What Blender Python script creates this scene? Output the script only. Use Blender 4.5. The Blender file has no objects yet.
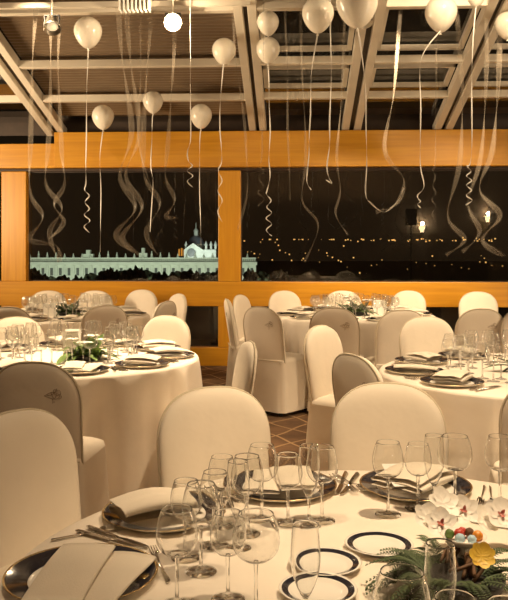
import bpy, bmesh, math, random
from mathutils import Vector, Matrix
S = bpy.context.scene
COL = S.collection
PI = math.pi
sin, cos = math.sin, math.cos

# ------------------------------------------------------------------ camera, sky, lights, exposure
F, CX, YH, HC = 800.0, 254.0, 245.0, 1.45      # focal length in px, centre column, horizon row, eye height
TH = math.radians(2.8)                          # the camera looks a little left of the window wall's normal
cd = bpy.data.cameras.new('camera'); cam = bpy.data.objects.new('camera', cd); COL.objects.link(cam)
cam.location = (0, 0, HC); cam.rotation_euler = (PI/2, 0, TH)
cd.sensor_fit = 'VERTICAL'; cd.sensor_height = 24.0; cd.sensor_width = 24.0
cd.lens = F*24.0/600.0; cd.shift_y = -(300.0-YH)/600.0
cd.clip_start = 0.05; cd.clip_end = 2000
S.camera = cam
S.view_settings.view_transform = 'Standard'; S.view_settings.look = 'None'
S.view_settings.gamma = 1; S.view_settings.use_curve_mapping = False
S.view_settings.exposure = 0.12
S.cycles.transparent_max_bounces = 40
S.cycles.max_bounces = 32; S.cycles.transmission_bounces = 28; S.cycles.glossy_bounces = 6; S.cycles.diffuse_bounces = 5
S.cycles.sample_clamp_indirect = 6
world = bpy.data.worlds.new('night_sky'); S.world = world; world.use_nodes = True
world.node_tree.nodes['Background'].inputs[0].default_value = (0.016, 0.010, 0.005, 1)
world.node_tree.nodes['Background'].inputs[1].default_value = 0.5

def WP(x, d, z=0.0):
    """camera-frame right / depth -> world"""
    return Vector((x*cos(TH)-d*sin(TH), x*sin(TH)+d*cos(TH), z))
def PX(px, py, d):
    """photo pixel at depth d -> world"""
    return WP((px-CX)/F*d, d, HC+(YH-py)/F*d)
def proj(p):
    x = p.x*cos(TH)+p.y*sin(TH); d = -p.x*sin(TH)+p.y*cos(TH)
    return CX+F*x/d, YH-F*(p.z-HC)/d, d
WARM = (1.0, 0.75, 0.475)
def lamp(kind, name, loc, energy, target=None, color=WARM, size=0.1, angle=60, blend=0.6, sy=None):
    l = bpy.data.lights.new(name, kind); l.energy = energy; l.color = color
    if kind == 'AREA':
        l.size = size
        if sy: l.shape = 'RECTANGLE'; l.size_y = sy
    else: l.shadow_soft_size = size
    if kind == 'SPOT': l.spot_size = math.radians(angle); l.spot_blend = blend
    o = bpy.data.objects.new(name, l); COL.objects.link(o); o.location = loc
    if target is not None:
        o.rotation_euler = (Vector(target)-Vector(loc)).to_track_quat('-Z', 'Y').to_euler()
    return o
# ceiling spots over the tables, then two added for the header
lamp('SPOT', 'spot_lamp', WP(1.0, 1.9, 3.9), 410, WP(.85, 2.45, .8), size=.09, angle=54)
lamp('SPOT', 'spot_lamp', WP(-.35, 1.6, 3.9), 115, WP(-.3, 2.5, .8), size=.10, angle=56)
lamp('SPOT', 'spot_lamp', WP(-.75, 4.9, 3.9), 1150, WP(-1.1, 5.12, .8), size=.07, angle=52, blend=1.0)
lamp('SPOT', 'spot_lamp', WP(1.3, 4.5, 3.9), 520, WP(1.2, 4.9, .8), size=.10, angle=66)
lamp('SPOT', 'spot_lamp', WP(1.05, 6.6, 3.55), 600, WP(1.0, 8.9, .9), size=.08, angle=62)
lamp('SPOT', 'spot_lamp', WP(-1.9, 6.45, 3.58), 130, WP(-1.7, 8.7, .9), size=.08, angle=75)
lamp('SPOT', 'spot_lamp', WP(2.7, 6.0, 3.72), 380, WP(2.3, 8.9, 1.0), size=.08, angle=58)
lamp('SPOT', 'spot_lamp', WP(1.75, 5.5, 3.85), 130, WP(1.5, 9.6, 2.2), size=.08, angle=100)  # unseen spot, added to brighten the wooden header
lamp('SPOT', 'spot_lamp', WP(-1.2, 5.5, 3.85), 30, WP(-1.5, 9.6, 2.2), size=.08, angle=100)  # weaker added spot for the left part of the header
# unseen fill lamps, added to brighten the ceiling and warm the shaded chair backs
lamp('AREA', 'added_ceiling_fill', (-4.9, 7.1, 2.0), 150, (-1.5, 7.9, 3.4), size=.3, sy=1.0)
lamp('AREA', 'added_ceiling_fill', (5.3, 4.4, 2.0), 120, (1.6, 7.6, 3.4), size=.3, sy=3.5)
lamp('AREA', 'added_hall_fill', (0.2, -3.0, 2.6), 40, (0.2, -2.999, 4.0), color=(1.0, .60, .28), size=6, sy=.3)
# floodlights on the palace across the valley
lamp('AREA', 'flood_light', WP(-55, 340, -24), 66000, WP(-55, 400, -6), color=(.86, 1.0, .76), size=150, sy=8)

lamp('AREA', 'church_flood', WP(-29, 414, -4.3), 7000, WP(-27, 436, 2), color=(.86, 1.0, .9), size=18, sy=3)

# ------------------------------------------------------------------ materials
def mat(name, col, rough=.6, metal=0.0, bump=None, var=None, sheen=0.0, spec=.5, vscale=8.0):
    m = bpy.data.materials.new(name); m.use_nodes = True
    nt = m.node_tree; b = nt.nodes['Principled BSDF']
    b.inputs['Base Color'].default_value = (*col, 1); b.inputs['Roughness'].default_value = rough
    b.inputs['Metallic'].default_value = metal; b.inputs['Specular IOR Level'].default_value = spec
    if sheen: b.inputs['Sheen Weight'].default_value = sheen
    tc = nt.nodes.new('ShaderNodeTexCoord')
    if var:
        n = nt.nodes.new('ShaderNodeTexNoise'); n.inputs['Scale'].default_value = vscale; n.inputs['Detail'].default_value = 4
        r = nt.nodes.new('ShaderNodeValToRGB')
        r.color_ramp.elements[0].position = .3; r.color_ramp.elements[1].position = .7
        r.color_ramp.elements[0].color = (*[c*(1-var) for c in col], 1); r.color_ramp.elements[1].color = (*[min(1, c*(1+var)) for c in col], 1)
        nt.links.new(tc.outputs['Object'], n.inputs['Vector']); nt.links.new(n.outputs['Fac'], r.inputs[0]); nt.links.new(r.outputs[0], b.inputs['Base Color'])
    if bump:
        n = nt.nodes.new('ShaderNodeTexNoise'); n.inputs['Scale'].default_value = bump[0]; n.inputs['Detail'].default_value = 3
        bp = nt.nodes.new('ShaderNodeBump'); bp.inputs['Strength'].default_value = bump[1]; bp.inputs['Distance'].default_value = .01
        nt.links.new(tc.outputs['Object'], n.inputs['Vector']); nt.links.new(n.outputs['Fac'], bp.inputs['Height']); nt.links.new(bp.outputs[0], b.inputs['Normal'])
    return m
def emit(name, col, st):
    m = bpy.data.materials.new(name); m.use_nodes = True
    b = m.node_tree.nodes['Principled BSDF']; b.inputs['Base Color'].default_value = (*col, 1)
    b.inputs['Emission Color'].default_value = (*col, 1); b.inputs['Emission Strength'].default_value = st
    return m
def wood(name, axis, c1, c2, rough=.38):
    m = bpy.data.materials.new(name); m.use_nodes = True; nt = m.node_tree; b = nt.nodes['Principled BSDF']
    tc = nt.nodes.new('ShaderNodeTexCoord'); mp = nt.nodes.new('ShaderNodeMapping')
    sc = [14, 14, 14]; sc[axis] = .7; mp.inputs['Scale'].default_value = sc
    n = nt.nodes.new('ShaderNodeTexNoise'); n.inputs['Scale'].default_value = 1.6; n.inputs['Detail'].default_value = 5; n.inputs['Distortion'].default_value = .6
    r = nt.nodes.new('ShaderNodeValToRGB'); r.color_ramp.elements[0].position = .32; r.color_ramp.elements[1].position = .7
    r.color_ramp.elements[0].color = (*c1, 1); r.color_ramp.elements[1].color = (*c2, 1)
    nt.links.new(tc.outputs['Object'], mp.inputs[0]); nt.links.new(mp.outputs[0], n.inputs['Vector'])
    nt.links.new(n.outputs['Fac'], r.inputs[0]); nt.links.new(r.outputs[0], b.inputs['Base Color'])
    b.inputs['Roughness'].default_value = rough
    return m
def clear(name, base, gain, power, tint=(.97, .97, .96), rough=.0, soft=0.0):
    """thin clear sheet: see-through face on, mirror-like towards grazing"""
    m = bpy.data.materials.new(name); m.use_nodes = True; nt = m.node_tree; nt.nodes.remove(nt.nodes['Principled BSDF'])
    out = nt.nodes['Material Output']
    lw = nt.nodes.new('ShaderNodeLayerWeight'); lw.inputs['Blend'].default_value = .5
    p = nt.nodes.new('ShaderNodeMath'); p.operation = 'POWER'; p.inputs[1].default_value = power
    a = nt.nodes.new('ShaderNodeMath'); a.operation = 'MULTIPLY_ADD'; a.inputs[1].default_value = gain; a.inputs[2].default_value = base
    a.use_clamp = True
    t = nt.nodes.new('ShaderNodeBsdfTransparent'); t.inputs[0].default_value = (*tint, 1)
    g = nt.nodes.new('ShaderNodeBsdfGlossy'); g.inputs['Roughness'].default_value = rough
    mx = nt.nodes.new('ShaderNodeMixShader')
    nt.links.new(lw.outputs['Facing'], p.inputs[0]); nt.links.new(p.outputs[0], a.inputs[0]); nt.links.new(a.outputs[0], mx.inputs[0])
    go = g.outputs[0]
    if soft:
        g2 = nt.nodes.new('ShaderNodeBsdfGlossy'); g2.inputs['Roughness'].default_value = .45
        m2 = nt.nodes.new('ShaderNodeMixShader'); m2.inputs[0].default_value = soft
        nt.links.new(g.outputs[0], m2.inputs[1]); nt.links.new(g2.outputs[0], m2.inputs[2]); go = m2.outputs[0]
    nt.links.new(t.outputs[0], mx.inputs[1]); nt.links.new(go, mx.inputs[2]); nt.links.new(mx.outputs[0], out.inputs[0])
    return m
def sheer(name, col, alpha):
    m = mat(name, col, .35); m.node_tree.nodes['Principled BSDF'].inputs['Alpha'].default_value = alpha
    return m
M = {}
M['cover'] = mat('chair_cover_cloth', (.80, .715, .59), .75, bump=(8, .4), var=.04, sheen=.05, vscale=5)
M['piping'] = mat('piping_cloth', (.62, .54, .40), .8)
M['emblem'] = mat('brown_thread', (.22, .13, .06), .7)
M['tablecloth'] = mat('tablecloth_damask', (.82, .735, .62), .7, bump=(20, .2), var=.03, sheen=.1, vscale=9)
M['napkin'] = mat('napkin_linen', (.74, .66, .54), .8, bump=(300, .15), var=.05)
M['china'] = mat('ivory_china', (.86, .82, .74), .12, var=.01)
M['navy'] = mat('navy_glaze', (.018, .018, .028), .12, var=.2)
M['gold'] = mat('gilt_line', (.72, .55, .28), .25, metal=1.0)
M['steel'] = mat('polished_cutlery', (.62, .58, .52), .16, metal=1.0, var=.05)
M['card'] = mat('white_card', (.88, .86, .80), .6, var=.02)
M['wood_x'] = wood('honey_wood_horizontal', 0, (.50, .215, .010), (.61, .295, .017))
M['wood_z'] = wood('honey_wood_upright', 2, (.50, .215, .010), (.61, .295, .017))
M['darkjoint'] = mat('dark_joint', (.05, .03, .018), .6, var=.2)
M['paint'] = mat('cream_painted_timber', (.66, .60, .49), .45, var=.05, vscale=3)
M['gap'] = mat('dark_gap_strip', (.06, .045, .03), .6, var=.2)  # dark strip in the groove between paired rafters
M['blind'] = mat('brown_roof_blind', (.17, .12, .075), .32, var=.12, vscale=2)
M['plaster'] = mat('warm_plaster', (.40, .33, .25), .9, var=.06, bump=(40, .1))
M['ceil'] = mat('ceiling_plaster', (.30, .23, .16), .9, var=.06)
M['balloon'] = mat('pearl_latex', (.82, .76, .64), .22, var=.03, vscale=6)
M['balloon'].node_tree.nodes['Principled BSDF'].inputs['Subsurface Weight'].default_value = .15
M['balloon'].node_tree.nodes['Principled BSDF'].inputs['Subsurface Radius'].default_value = (.05, .04, .03)
M['ribbon'] = mat('white_curling_ribbon', (.86, .82, .74), .3, var=.02)
M['sheer'] = sheer('sheer_ribbon', (.72, .62, .48), .10)
M['steelb'] = mat('brushed_spot_housing', (.55, .50, .42), .3, metal=1.0, var=.05)
M['bulb'] = emit('lit_bulb', (1.0, .86, .58), 60)
M['bulbdim'] = emit('dim_bulb', (1.0, .80, .50), .6)
M['shade'] = emit('wall_lamp_glow', (1.0, .74, .38), 14)
M['black'] = mat('black_plastic', (.02, .018, .016), .5, var=.2)
M['leaf'] = mat('green_leaf', (.10, .17, .035), .5, var=.45, vscale=30)
M['fern'] = mat('dark_fern', (.055, .085, .028), .6, var=.4, vscale=30)
M['petal'] = mat('white_petal', (.86, .82, .74), .5, var=.05, vscale=30)
M['blotch'] = mat('red_petal_throat', (.52, .16, .12), .5, var=.2)
M['yellow'] = mat('yellow_petal', (.75, .50, .06), .5, var=.15, vscale=30)
M['brown'] = mat('brown_bark', (.13, .065, .028), .7, var=.4, vscale=40)
M['orange'] = mat('orange_sweet', (.75, .28, .03), .4, var=.1)
M['redm'] = mat('red_sweet', (.50, .05, .03), .4, var=.1)
M['blue'] = mat('pale_blue_foil', (.45, .62, .72), .2, var=.1)
M['stone'] = mat('palace_stone', (.62, .64, .56), .85, var=.08, vscale=.3)
M['slate'] = mat('dome_slate', (.16, .18, .22), .5, var=.15, vscale=.4)
M['pdark'] = mat('palace_window_dark', (.04, .045, .04), .4, var=.2)
M['amber'] = emit('amber_stone_glow', (1.0, .42, .06), .55)  # emission stands in for amber floodlight on the tower arches
M['city'] = emit('city_lamp', (1.0, .55, .15), 1.0)
M['tree'] = mat('night_foliage', (.03, .035, .015), .9, var=.4, vscale=2)
M['ground'] = mat('night_ground', (.02, .02, .014), .95, var=.3, vscale=.05)
M['window'] = clear('window_glass', .11, .6, 3.5, (.93, .93, .91))
M['roofglass'] = clear('roof_glass', .09, .75, 2.6, (.90, .90, .88))
M['bowl'] = clear('thin_glass_bowl', .055, .75, 2.3, (.975, .975, .965), .04, .15)
M['glass'] = None
g = bpy.data.materials.new('solid_glass'); g.use_nodes = True; b = g.node_tree.nodes['Principled BSDF']
b.inputs['Base Color'].default_value = (.98, .98, .97, 1); b.inputs['Transmission Weight'].default_value = 1; b.inputs['Roughness'].default_value = .0; b.inputs['IOR'].default_value = 1.45
M['glass'] = g
M['foot'] = clear('glass_foot', .12, .7, 1.8, (.96, .96, .95), .05, .4)
def carpet():
    m = bpy.data.materials.new('lattice_carpet'); m.use_nodes = True; nt = m.node_tree; b = nt.nodes['Principled BSDF']; L = nt.links.new
    tc = nt.nodes.new('ShaderNodeTexCoord'); sep = nt.nodes.new('ShaderNodeSeparateXYZ'); L(tc.outputs['Object'], sep.inputs[0])
    def mth(op, a, bb=None):
        n = nt.nodes.new('ShaderNodeMath'); n.operation = op
        for i, v in enumerate((a, bb)):
            if v is None: continue
            if isinstance(v, (int, float)): n.inputs[i].default_value = v
            else: L(v, n.inputs[i])
        return n.outputs[0]
    wob = mth('MULTIPLY', mth('SINE', mth('MULTIPLY', sep.outputs[1], 9.0)), .03)
    outs = []
    for sg in (1, -1):
        v = mth('ADD', mth('MULTIPLY', mth('ADD', sep.outputs[0], wob), 3.1), mth('MULTIPLY', sep.outputs[1], 2.3*sg))
        d = mth('ABSOLUTE', mth('SUBTRACT', mth('FRACT', v), .5)); outs.append(mth('LESS_THAN', d, .035))
    ln = mth('MAXIMUM', outs[0], outs[1])
    n = nt.nodes.new('ShaderNodeTexNoise'); n.inputs['Scale'].default_value = 5; n.inputs['Detail'].default_value = 6; L(tc.outputs['Object'], n.inputs['Vector'])
    r = nt.nodes.new('ShaderNodeValToRGB'); r.color_ramp.elements[0].position = .35; r.color_ramp.elements[1].position = .68
    r.color_ramp.elements[0].color = (.085, .042, .018, 1); r.color_ramp.elements[1].color = (.17, .090, .040, 1); L(n.outputs['Fac'], r.inputs[0])
    mx = nt.nodes.new('ShaderNodeMix'); mx.data_type = 'RGBA'; L(ln, mx.inputs[0]); L(r.outputs[0], mx.inputs[6]); mx.inputs[7].default_value = (.34, .21, .10, 1)
    L(mx.outputs[2], b.inputs['Base Color']); b.inputs['Roughness'].default_value = .95
    return m
M['carpet'] = carpet()

# ------------------------------------------------------------------ mesh helpers
class MB:
    def __init__(s): s.v = []; s.f = []; s.m = []
    def add(s, vs, fs, mi=0, mx=None):
        o = len(s.v)
        s.v += [tuple(mx @ Vector(p)) if mx else tuple(p) for p in vs]
        s.f += [tuple(i+o for i in f) for f in fs]; s.m += [mi]*len(fs)
    def box(s, c, d, mi=0, mx=None):
        x, y, z = c; a, b, h = d[0]/2, d[1]/2, d[2]/2
        vs = [(x+i*a, y+j*b, z+k*h) for i in (-1, 1) for j in (-1, 1) for k in (-1, 1)]
        s.add(vs, [(0, 1, 3, 2), (4, 6, 7, 5), (0, 4, 5, 1), (2, 3, 7, 6), (0, 2, 6, 4), (1, 5, 7, 3)], mi, mx)
    def bar(s, p, q, w, h, mi=0, up=(0, 0, 1)):
        p, q = Vector(p), Vector(q); t = (q-p).normalized(); sd = t.cross(Vector(up)).normalized(); u = sd.cross(t)
        vs = [e+sd*(i*w/2)+u*(k*h/2) for e in (p, q) for i in (-1, 1) for k in (-1, 1)]
        s.add(vs, [(0, 1, 3, 2), (4, 6, 7, 5), (0, 4, 5, 1), (2, 3, 7, 6), (0, 2, 6, 4), (1, 5, 7, 3)], mi)
    def lathe(s, prof, n=24, mi=0, mx=None, close=False):
        vs = []; fs = []
        for r, z in prof:
            for i in range(n): a = 2*PI*i/n; vs.append((r*cos(a), r*sin(a), z))
        for j in range(len(prof)-1):
            for i in range(n):
                k = (i+1) % n; fs.append((j*n+i, j*n+k, (j+1)*n+k, (j+1)*n+i))
        if close: fs.append(tuple(range(n))[::-1]); fs.append(tuple((len(prof)-1)*n+i for i in range(n)))
        s.add(vs, fs, mi, mx)
    def tube(s, pts, r, n=6, mi=0, flat=1.0, twist=0.0):
        pts = [Vector(p) for p in pts]; vs = []; fs = []; u = None
        for i, p in enumerate(pts):
            t = (pts[min(i+1, len(pts)-1)]-pts[max(i-1, 0)])
            if t.length < 1e-9: t = Vector((0, 0, 1))
            t.normalize()
            if u is None: u = t.orthogonal().normalized()
            u = (u-t*u.dot(t))
            u = u.normalized() if u.length > 1e-6 else t.orthogonal().normalized()
            w = t.cross(u); rr = r[i] if isinstance(r, (list, tuple)) else r
            for k in range(n):
                a = 2*PI*k/n; c1, s1 = rr*cos(a), rr*flat*sin(a); tw = twist*i
                vs.append(p+u*(c1*cos(tw)-s1*sin(tw))+w*(c1*sin(tw)+s1*cos(tw)))
        for i in range(len(pts)-1):
            for k in range(n):
                k2 = (k+1) % n; fs.append((i*n+k, i*n+k2, (i+1)*n+k2, (i+1)*n+k))
        fs.append(tuple(range(n))[::-1]); fs.append(tuple((len(pts)-1)*n+k for k in range(n)))
        s.add(vs, fs, mi)
    def grid(s, nu, nv, fn, mi=0, wrap=False):
        vs = [fn(i, j) for j in range(nv) for i in range(nu)]; fs = []
        for j in range(nv-1):
            for i in range(nu if wrap else nu-1):
                k = (i+1) % nu; fs.append((j*nu+i, j*nu+k, (j+1)*nu+k, (j+1)*nu+i))
        s.add(vs, fs, mi)
    def mesh(s, name, mats, smooth=True, weld=0.0, fix=False):
        me = bpy.data.meshes.new(name); me.from_pydata(s.v, [], s.f)
        for mm in (mats if isinstance(mats, (list, tuple)) else [mats]): me.materials.append(mm)
        me.polygons.foreach_set('material_index', s.m); me.polygons.foreach_set('use_smooth', [smooth]*len(s.f))
        if weld or fix:
            bm = bmesh.new(); bm.from_mesh(me)
            if weld: bmesh.ops.remove_doubles(bm, verts=bm.verts, dist=weld)
            bmesh.ops.recalc_face_normals(bm, faces=bm.faces); bm.to_mesh(me); bm.free()
        me.update(); return me
def ob(name, me, parent=None, loc=None, rot=None):
    o = bpy.data.objects.new(name, me); COL.objects.link(o)
    if parent: o.parent = parent
    if loc is not None: o.location = loc
    if rot is not None: o.rotation_euler = rot
    return o
def tag(o, label, cat, group=None):
    o['label'] = label; o['category'] = cat
    if group: o['group'] = group
    return o
def empty(name, loc, rz=0, rot=None):
    o = bpy.data.objects.new(name, None); COL.objects.link(o); o.location = loc; o.rotation_euler = rot or (0, 0, rz); return o
def struct(name, me, parent=None):
    o = ob(name, me, parent)
    if not parent: o['kind'] = 'structure'
    return o
def dup(root, loc, rz=0, rot=None):
    r = root.copy(); COL.objects.link(r); r.location = loc; r.rotation_euler = rot or (0, 0, rz)
    for k in ('label', 'category', 'group'):
        if k in r: del r[k]
    for ch in list(root.children):
        c = ch.copy(); COL.objects.link(c); c.parent = r
        for gch in ch.children: d = gch.copy(); COL.objects.link(d); d.parent = c
    return r
def catmull(pts, n=8):
    P = [Vector(p) for p in pts]; out = []
    for i in range(len(P)-1):
        a, b, c, d = P[max(i-1, 0)], P[i], P[i+1], P[min(i+2, len(P)-1)]
        for k in range(n):
            t = k/n; out.append(.5*((2*b)+(-a+c)*t+(2*a-5*b+4*c-d)*t*t+(-a+3*b-3*c+d)*t**3))
    out.append(P[-1]); return out
def bevel(me, w=.006, seg=2):
    bm = bmesh.new(); bm.from_mesh(me); bmesh.ops.bevel(bm, geom=bm.edges[:], offset=w, segments=seg, affect='EDGES', profile=.5); bm.to_mesh(me); bm.free()
    for p in me.polygons: p.use_smooth = False
    return me

# ------------------------------------------------------------------ the room
WY = 9.60                                       # the window wall
def WX(px, off=0.0):
    """where a photo column meets the window wall"""
    u = (px-CX)/F; dx, dy = u*cos(TH)-sin(TH), u*sin(TH)+cos(TH); return dx*(WY-off)/dy
def WZ(py): return HC+(YH-py)/83.0
XL, XR, YB = -5.2, 5.6, -4.0
SL = .267                                        # slope of the glazed roof
def roof_z(y): return 2.79+SL*(WY-y)
m = MB(); m.box(((XL+XR)/2, (YB+WY)/2+.1, -.05), (XR-XL+.4, WY-YB+.4, .1)); struct('floor', m.mesh('floor', M['carpet'], False))
m = MB(); m.box((XL-.05, (YB+WY)/2, 2.2), (.1, WY-YB, 4.4)); struct('wall_left', m.mesh('wall_left', M['plaster'], False))
m = MB(); m.box((XR+.05, (YB+WY)/2, 2.2), (.1, WY-YB, 4.4)); struct('wall_right', m.mesh('wall_right', M['plaster'], False))
m = MB(); m.box(((XL+XR)/2, YB-.05, 2.2), (XR-XL, .1, 4.4)); struct('wall_back', m.mesh('wall_back', M['plaster'], False))
m = MB(); m.box(((XL+XR)/2, (YB+5.3)/2, 4.12), (XR-XL, 5.3-YB, .1)); struct('ceiling', m.mesh('ceiling', M['ceil'], False))

# window wall: rails, posts and panes
zs = dict(floor=0, lowtop=WZ(347), midbot=WZ(306), midtop=WZ(281.5), headbot=WZ(168), headtop=WZ(132.5))
n_tr = [0]
def trim(me):
    n_tr[0] += 1; return struct('trim_%d' % n_tr[0], me)
def rail(z0, z1, dep, y0, mats='wood_x', x0=XL, x1=XR):
    m = MB(); m.box(((x0+x1)/2, y0, (z0+z1)/2), (x1-x0, dep, z1-z0)); return trim(bevel(m.mesh('rail', M[mats], False), .008))
rail(.0, zs['lowtop'], .16, WY+.03)
rail(zs['midbot'], zs['midtop'], .16, WY+.03)
xs = WX(57)
rail(zs['headbot'], zs['headtop'], .24, WY+.0, x0=xs, x1=XR)
rail(zs['headbot'], WZ(143.5), .22, WY+.02, x0=XL, x1=xs)
rail(zs['headbot']-.035, zs['headbot'], .10, WY+.04, 'darkjoint')
posts = [(WX(2.5), WX(27.5)), (WX(218.5), WX(241)), (WX(556), WX(579))]
for a, b_ in posts:
    m = MB(); m.box(((a+b_)/2, WY+.025, (zs['midtop']+zs['headbot']-.035)/2), (b_-a, .15, zs['headbot']-.035-zs['midtop'])); trim(bevel(m.mesh('post', M['wood_z'], False), .008))
    m = MB(); m.box(((a+b_)/2, WY+.025, (zs['lowtop']+zs['midbot'])/2), (b_-a, .15, zs['midbot']-zs['lowtop'])); trim(bevel(m.mesh('post', M['wood_z'], False), .008))
spans = [(XL, posts[0][0]), (posts[0][1], posts[1][0]), (posts[1][1], posts[2][0]), (posts[2][1], XR)]
nw = 0
for a, b_ in spans:
    for z0, z1 in ((zs['midtop'], zs['headbot']-.035), (zs['lowtop'], zs['midbot'])):
        nw += 1; m = MB(); m.add([(a, WY+.06, z0), (b_, WY+.06, z0), (b_, WY+.06, z1), (a, WY+.06, z1)], [(0, 1, 2, 3)])
        w = struct('window_%d' % nw, m.mesh('pane', M['window'], False))
        f = MB(); t = .018
        for p, q in (((a, z0), (b_, z0)), ((a, z1), (b_, z1)), ((a, z0), (a, z1)), ((b_, z0), (b_, z1))):
            cx_, cz_ = (p[0]+q[0])/2, (p[1]+q[1])/2
            f.box((cx_, WY+.06, cz_), (abs(q[0]-p[0])+t, .03, abs(q[1]-p[1])+t))
        struct('glazing_bead', f.mesh('bead', M['darkjoint'], False), w)
m = MB(); m.box(((XL+XR)/2, WY+6.5, .2), (XR-XL+8, 12, .1)); struct('palace_block_slab', m.mesh('block_slab', M['ground'], False))  # added slab that hides the bright palace from the lower panes

# glazed roof: paired rafters, cross bars, blinds and panes
def rp(x, y, off=0.0): return Vector((x, y, roof_z(y)+off))
YT = 5.2
def roofpt(px, py, off=0.0):
    """where a photo pixel meets the (offset) roof plane"""
    u = (px-CX)/F; v = (YH-py)/F; dx, dy = u*cos(TH)-sin(TH), u*sin(TH)+cos(TH)
    t = (2.79+off+SL*WY-HC)/(v+SL*dy); return Vector((dx*t, dy*t, HC+v*t))
raf = []
for pxa, pxb in ((49.5, 62.5), (253, 263.2), (345.2, 357), (436.5, 448)):
    raf.append(((WX(pxa)), (WX(pxb))))
raf += [(WX(655), WX(667)), (WX(-150), WX(-138))]
nr = 0
for xa, xb in raf:
    for x in (xa, xb):
        m = MB(); m.bar(rp(x, WY+.05, .05), rp(x, YT, .05), .082, .10)
        nr += 1; trim(bevel(m.mesh('rafter', M['paint'], False), .006))
    m = MB(); m.bar(rp((xa+xb)/2, WY+.05, .085), rp((xa+xb)/2, YT, .085), abs(xb-xa), .05); trim(m.mesh('groove', M['gap'], False))
order = sorted(raf, key=lambda t: t[0])
edges = [XL]+[v for t in order for v in t]+[XR]
bays = [(edges[i], edges[i+1]) for i in range(0, len(edges), 2)]
ybar = {'left': [roofpt(140, 63.5, .045).y, roofpt(140, 98, .045).y, roofpt(140, 9, .045).y], 'right': [roofpt(320, 60.5, .045).y, roofpt(320, 95.5, .045).y, roofpt(320, 5, .045).y]}
for bi, (a, b_) in enumerate(bays):
    a2, b2 = a+.04, b_-.04; blind = bi == 2 ; cx_ = (a+b_)/2
    for k, y in enumerate(ybar['left' if bi < 3 else 'right']):
        m = MB(); m.bar(rp(a2, y, .045), rp(b2, y, .045), .085, .075); trim(bevel(m.mesh('cross_bar', M['paint'], False), .006))
    if blind:
        m = MB(); n = 150
        m.grid(2, n, lambda i, j: rp((a2, b2)[i], WY-.25-(WY-.25-YT)*j/(n-1), .125+(.010 if j % 2 else 0)))
        tag(ob('roof_blind', m.mesh('blind', M['blind'], False)), 'brown ribbed blind drawn under the roof between the left pair of rafters', 'blind')
    nw += 1
    m = MB(); m.add([rp(a2, WY+.05, .17), rp(b2, WY+.05, .17), rp(b2, YT, .17), rp(a2, YT, .17)], [(0, 1, 2, 3)])
    wroof = struct('window_%d' % nw, m.mesh('roof_pane', M['roofglass'], False))
    if bi >= 3:                                    # opening sashes
        for py0, py1 in ((-40, 49), (67, 86)):
            y0, y1 = roofpt(320, py1, .13).y, roofpt(320, py0, .13).y
            f = MB(); t = .045; ins = .03
            f.bar(rp(a2+ins, y0, .135), rp(b2-ins, y0, .135), t, .05); f.bar(rp(a2+ins, y1, .135), rp(b2-ins, y1, .135), t, .05)
            f.bar(rp(a2+ins, y0, .135), rp(a2+ins, y1, .135), t, .05); f.bar(rp(b2-ins, y0, .135), rp(b2-ins, y1, .135), t, .05)
            struct('sash', f.mesh('sash', M['paint'], False), wroof)
m = MB(); m.box(((XL+XR)/2, WY+.14, 2.95), (XR-XL, .04, .3)); trim(m.mesh('eaves_board', M['darkjoint'], False))

# ------------------------------------------------------------------ outside: valley, palace, church, trees, city lights
m = MB(); m.box((0, 800, -30.5), (1600, 1560, 1)); struct('ground', m.mesh('ground', M['ground'], False))
DP = 400.0
def far(px, py, dd=0.0): return PX(px, py, DP+dd)
def fbox(mb, px0, px1, py0, py1, d0=0.0, dep=10.0, mi=0):
    a, b_ = far(px0, py1, d0), far(px1, py0, d0); r = Vector((cos(TH), sin(TH), 0)); fw = Vector((-sin(TH), cos(TH), 0))
    w = (b_-a).dot(r); h = b_.z-a.z
    vs = [a+r*(w*i)+fw*(dep*j)+Vector((0, 0, h*k)) for i in (0, 1) for j in (0, 1) for k in (0, 1)]
    mb.add(vs, [(0, 1, 3, 2), (4, 6, 7, 5), (0, 4, 5, 1), (2, 3, 7, 6), (0, 2, 6, 4), (1, 5, 7, 3)], mi)
pal = tag(empty('palace', far(120, 306)), 'long floodlit pale stone palace with a balustrade of spires across the valley', 'palace')
def ppart(name, mb, ml, par=pal, sm=False):
    o = ob(name, mb.mesh(name, ml, sm, fix=True)); o.parent = par; o.matrix_parent_inverse = Matrix.Translation(-par.location); return o
m = MB(); fbox(m, 8, 256, 264.5, 308, 0, 30); ppart('facade', m, M['stone'])
m = MB(); fbox(m, 7, 257, 262, 265, -1.6, 33); ppart('cornice', m, M['stone'])
m = MB(); fbox(m, 8, 256, 257.6, 258.8, -.4, 1.2); fbox(m, 8, 256, 261, 262, -.4, 1.2)
for k in range(124): fbox(m, 8.4+k*2, 9.4+k*2, 258.6, 261.2, -.2, .6)
ppart('balustrade', m, M['stone'])
m = MB(); fbox(m, 20, 256, 259.2, 261, 3, 26); ppart('roof', m, M['pdark'])
random.seed(4)
for k in range(28):
    px = 12.5+k*8.7
    m = MB(); fbox(m, px-1.1, px+1.1, 265.5, 306, -.7, 2.0); ppart('pilaster', m, M['stone'])
    m = MB(); fbox(m, px+2.9, px+5.6, 268, 275.5, -.25, 1); ppart('window', m, M['pdark'])
    m = MB(); fbox(m, px+2.9, px+5.6, 280, 290, -.25, 1); ppart('window', m, M['pdark'])
    c = far(px, 257.6, .3); hh = random.choice((2.2, 2.8, 3.4))
    m = MB(); m.lathe([(.0, hh), (.22, hh-.3), (.30, hh-.8), (.2, hh-1.0), (.55, hh*.45), (.45, .5), (.7, .4), (.7, 0)], 8, mx=Matrix.Translation(c)); ppart('statue', m, M['stone'], sm=True)
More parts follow.
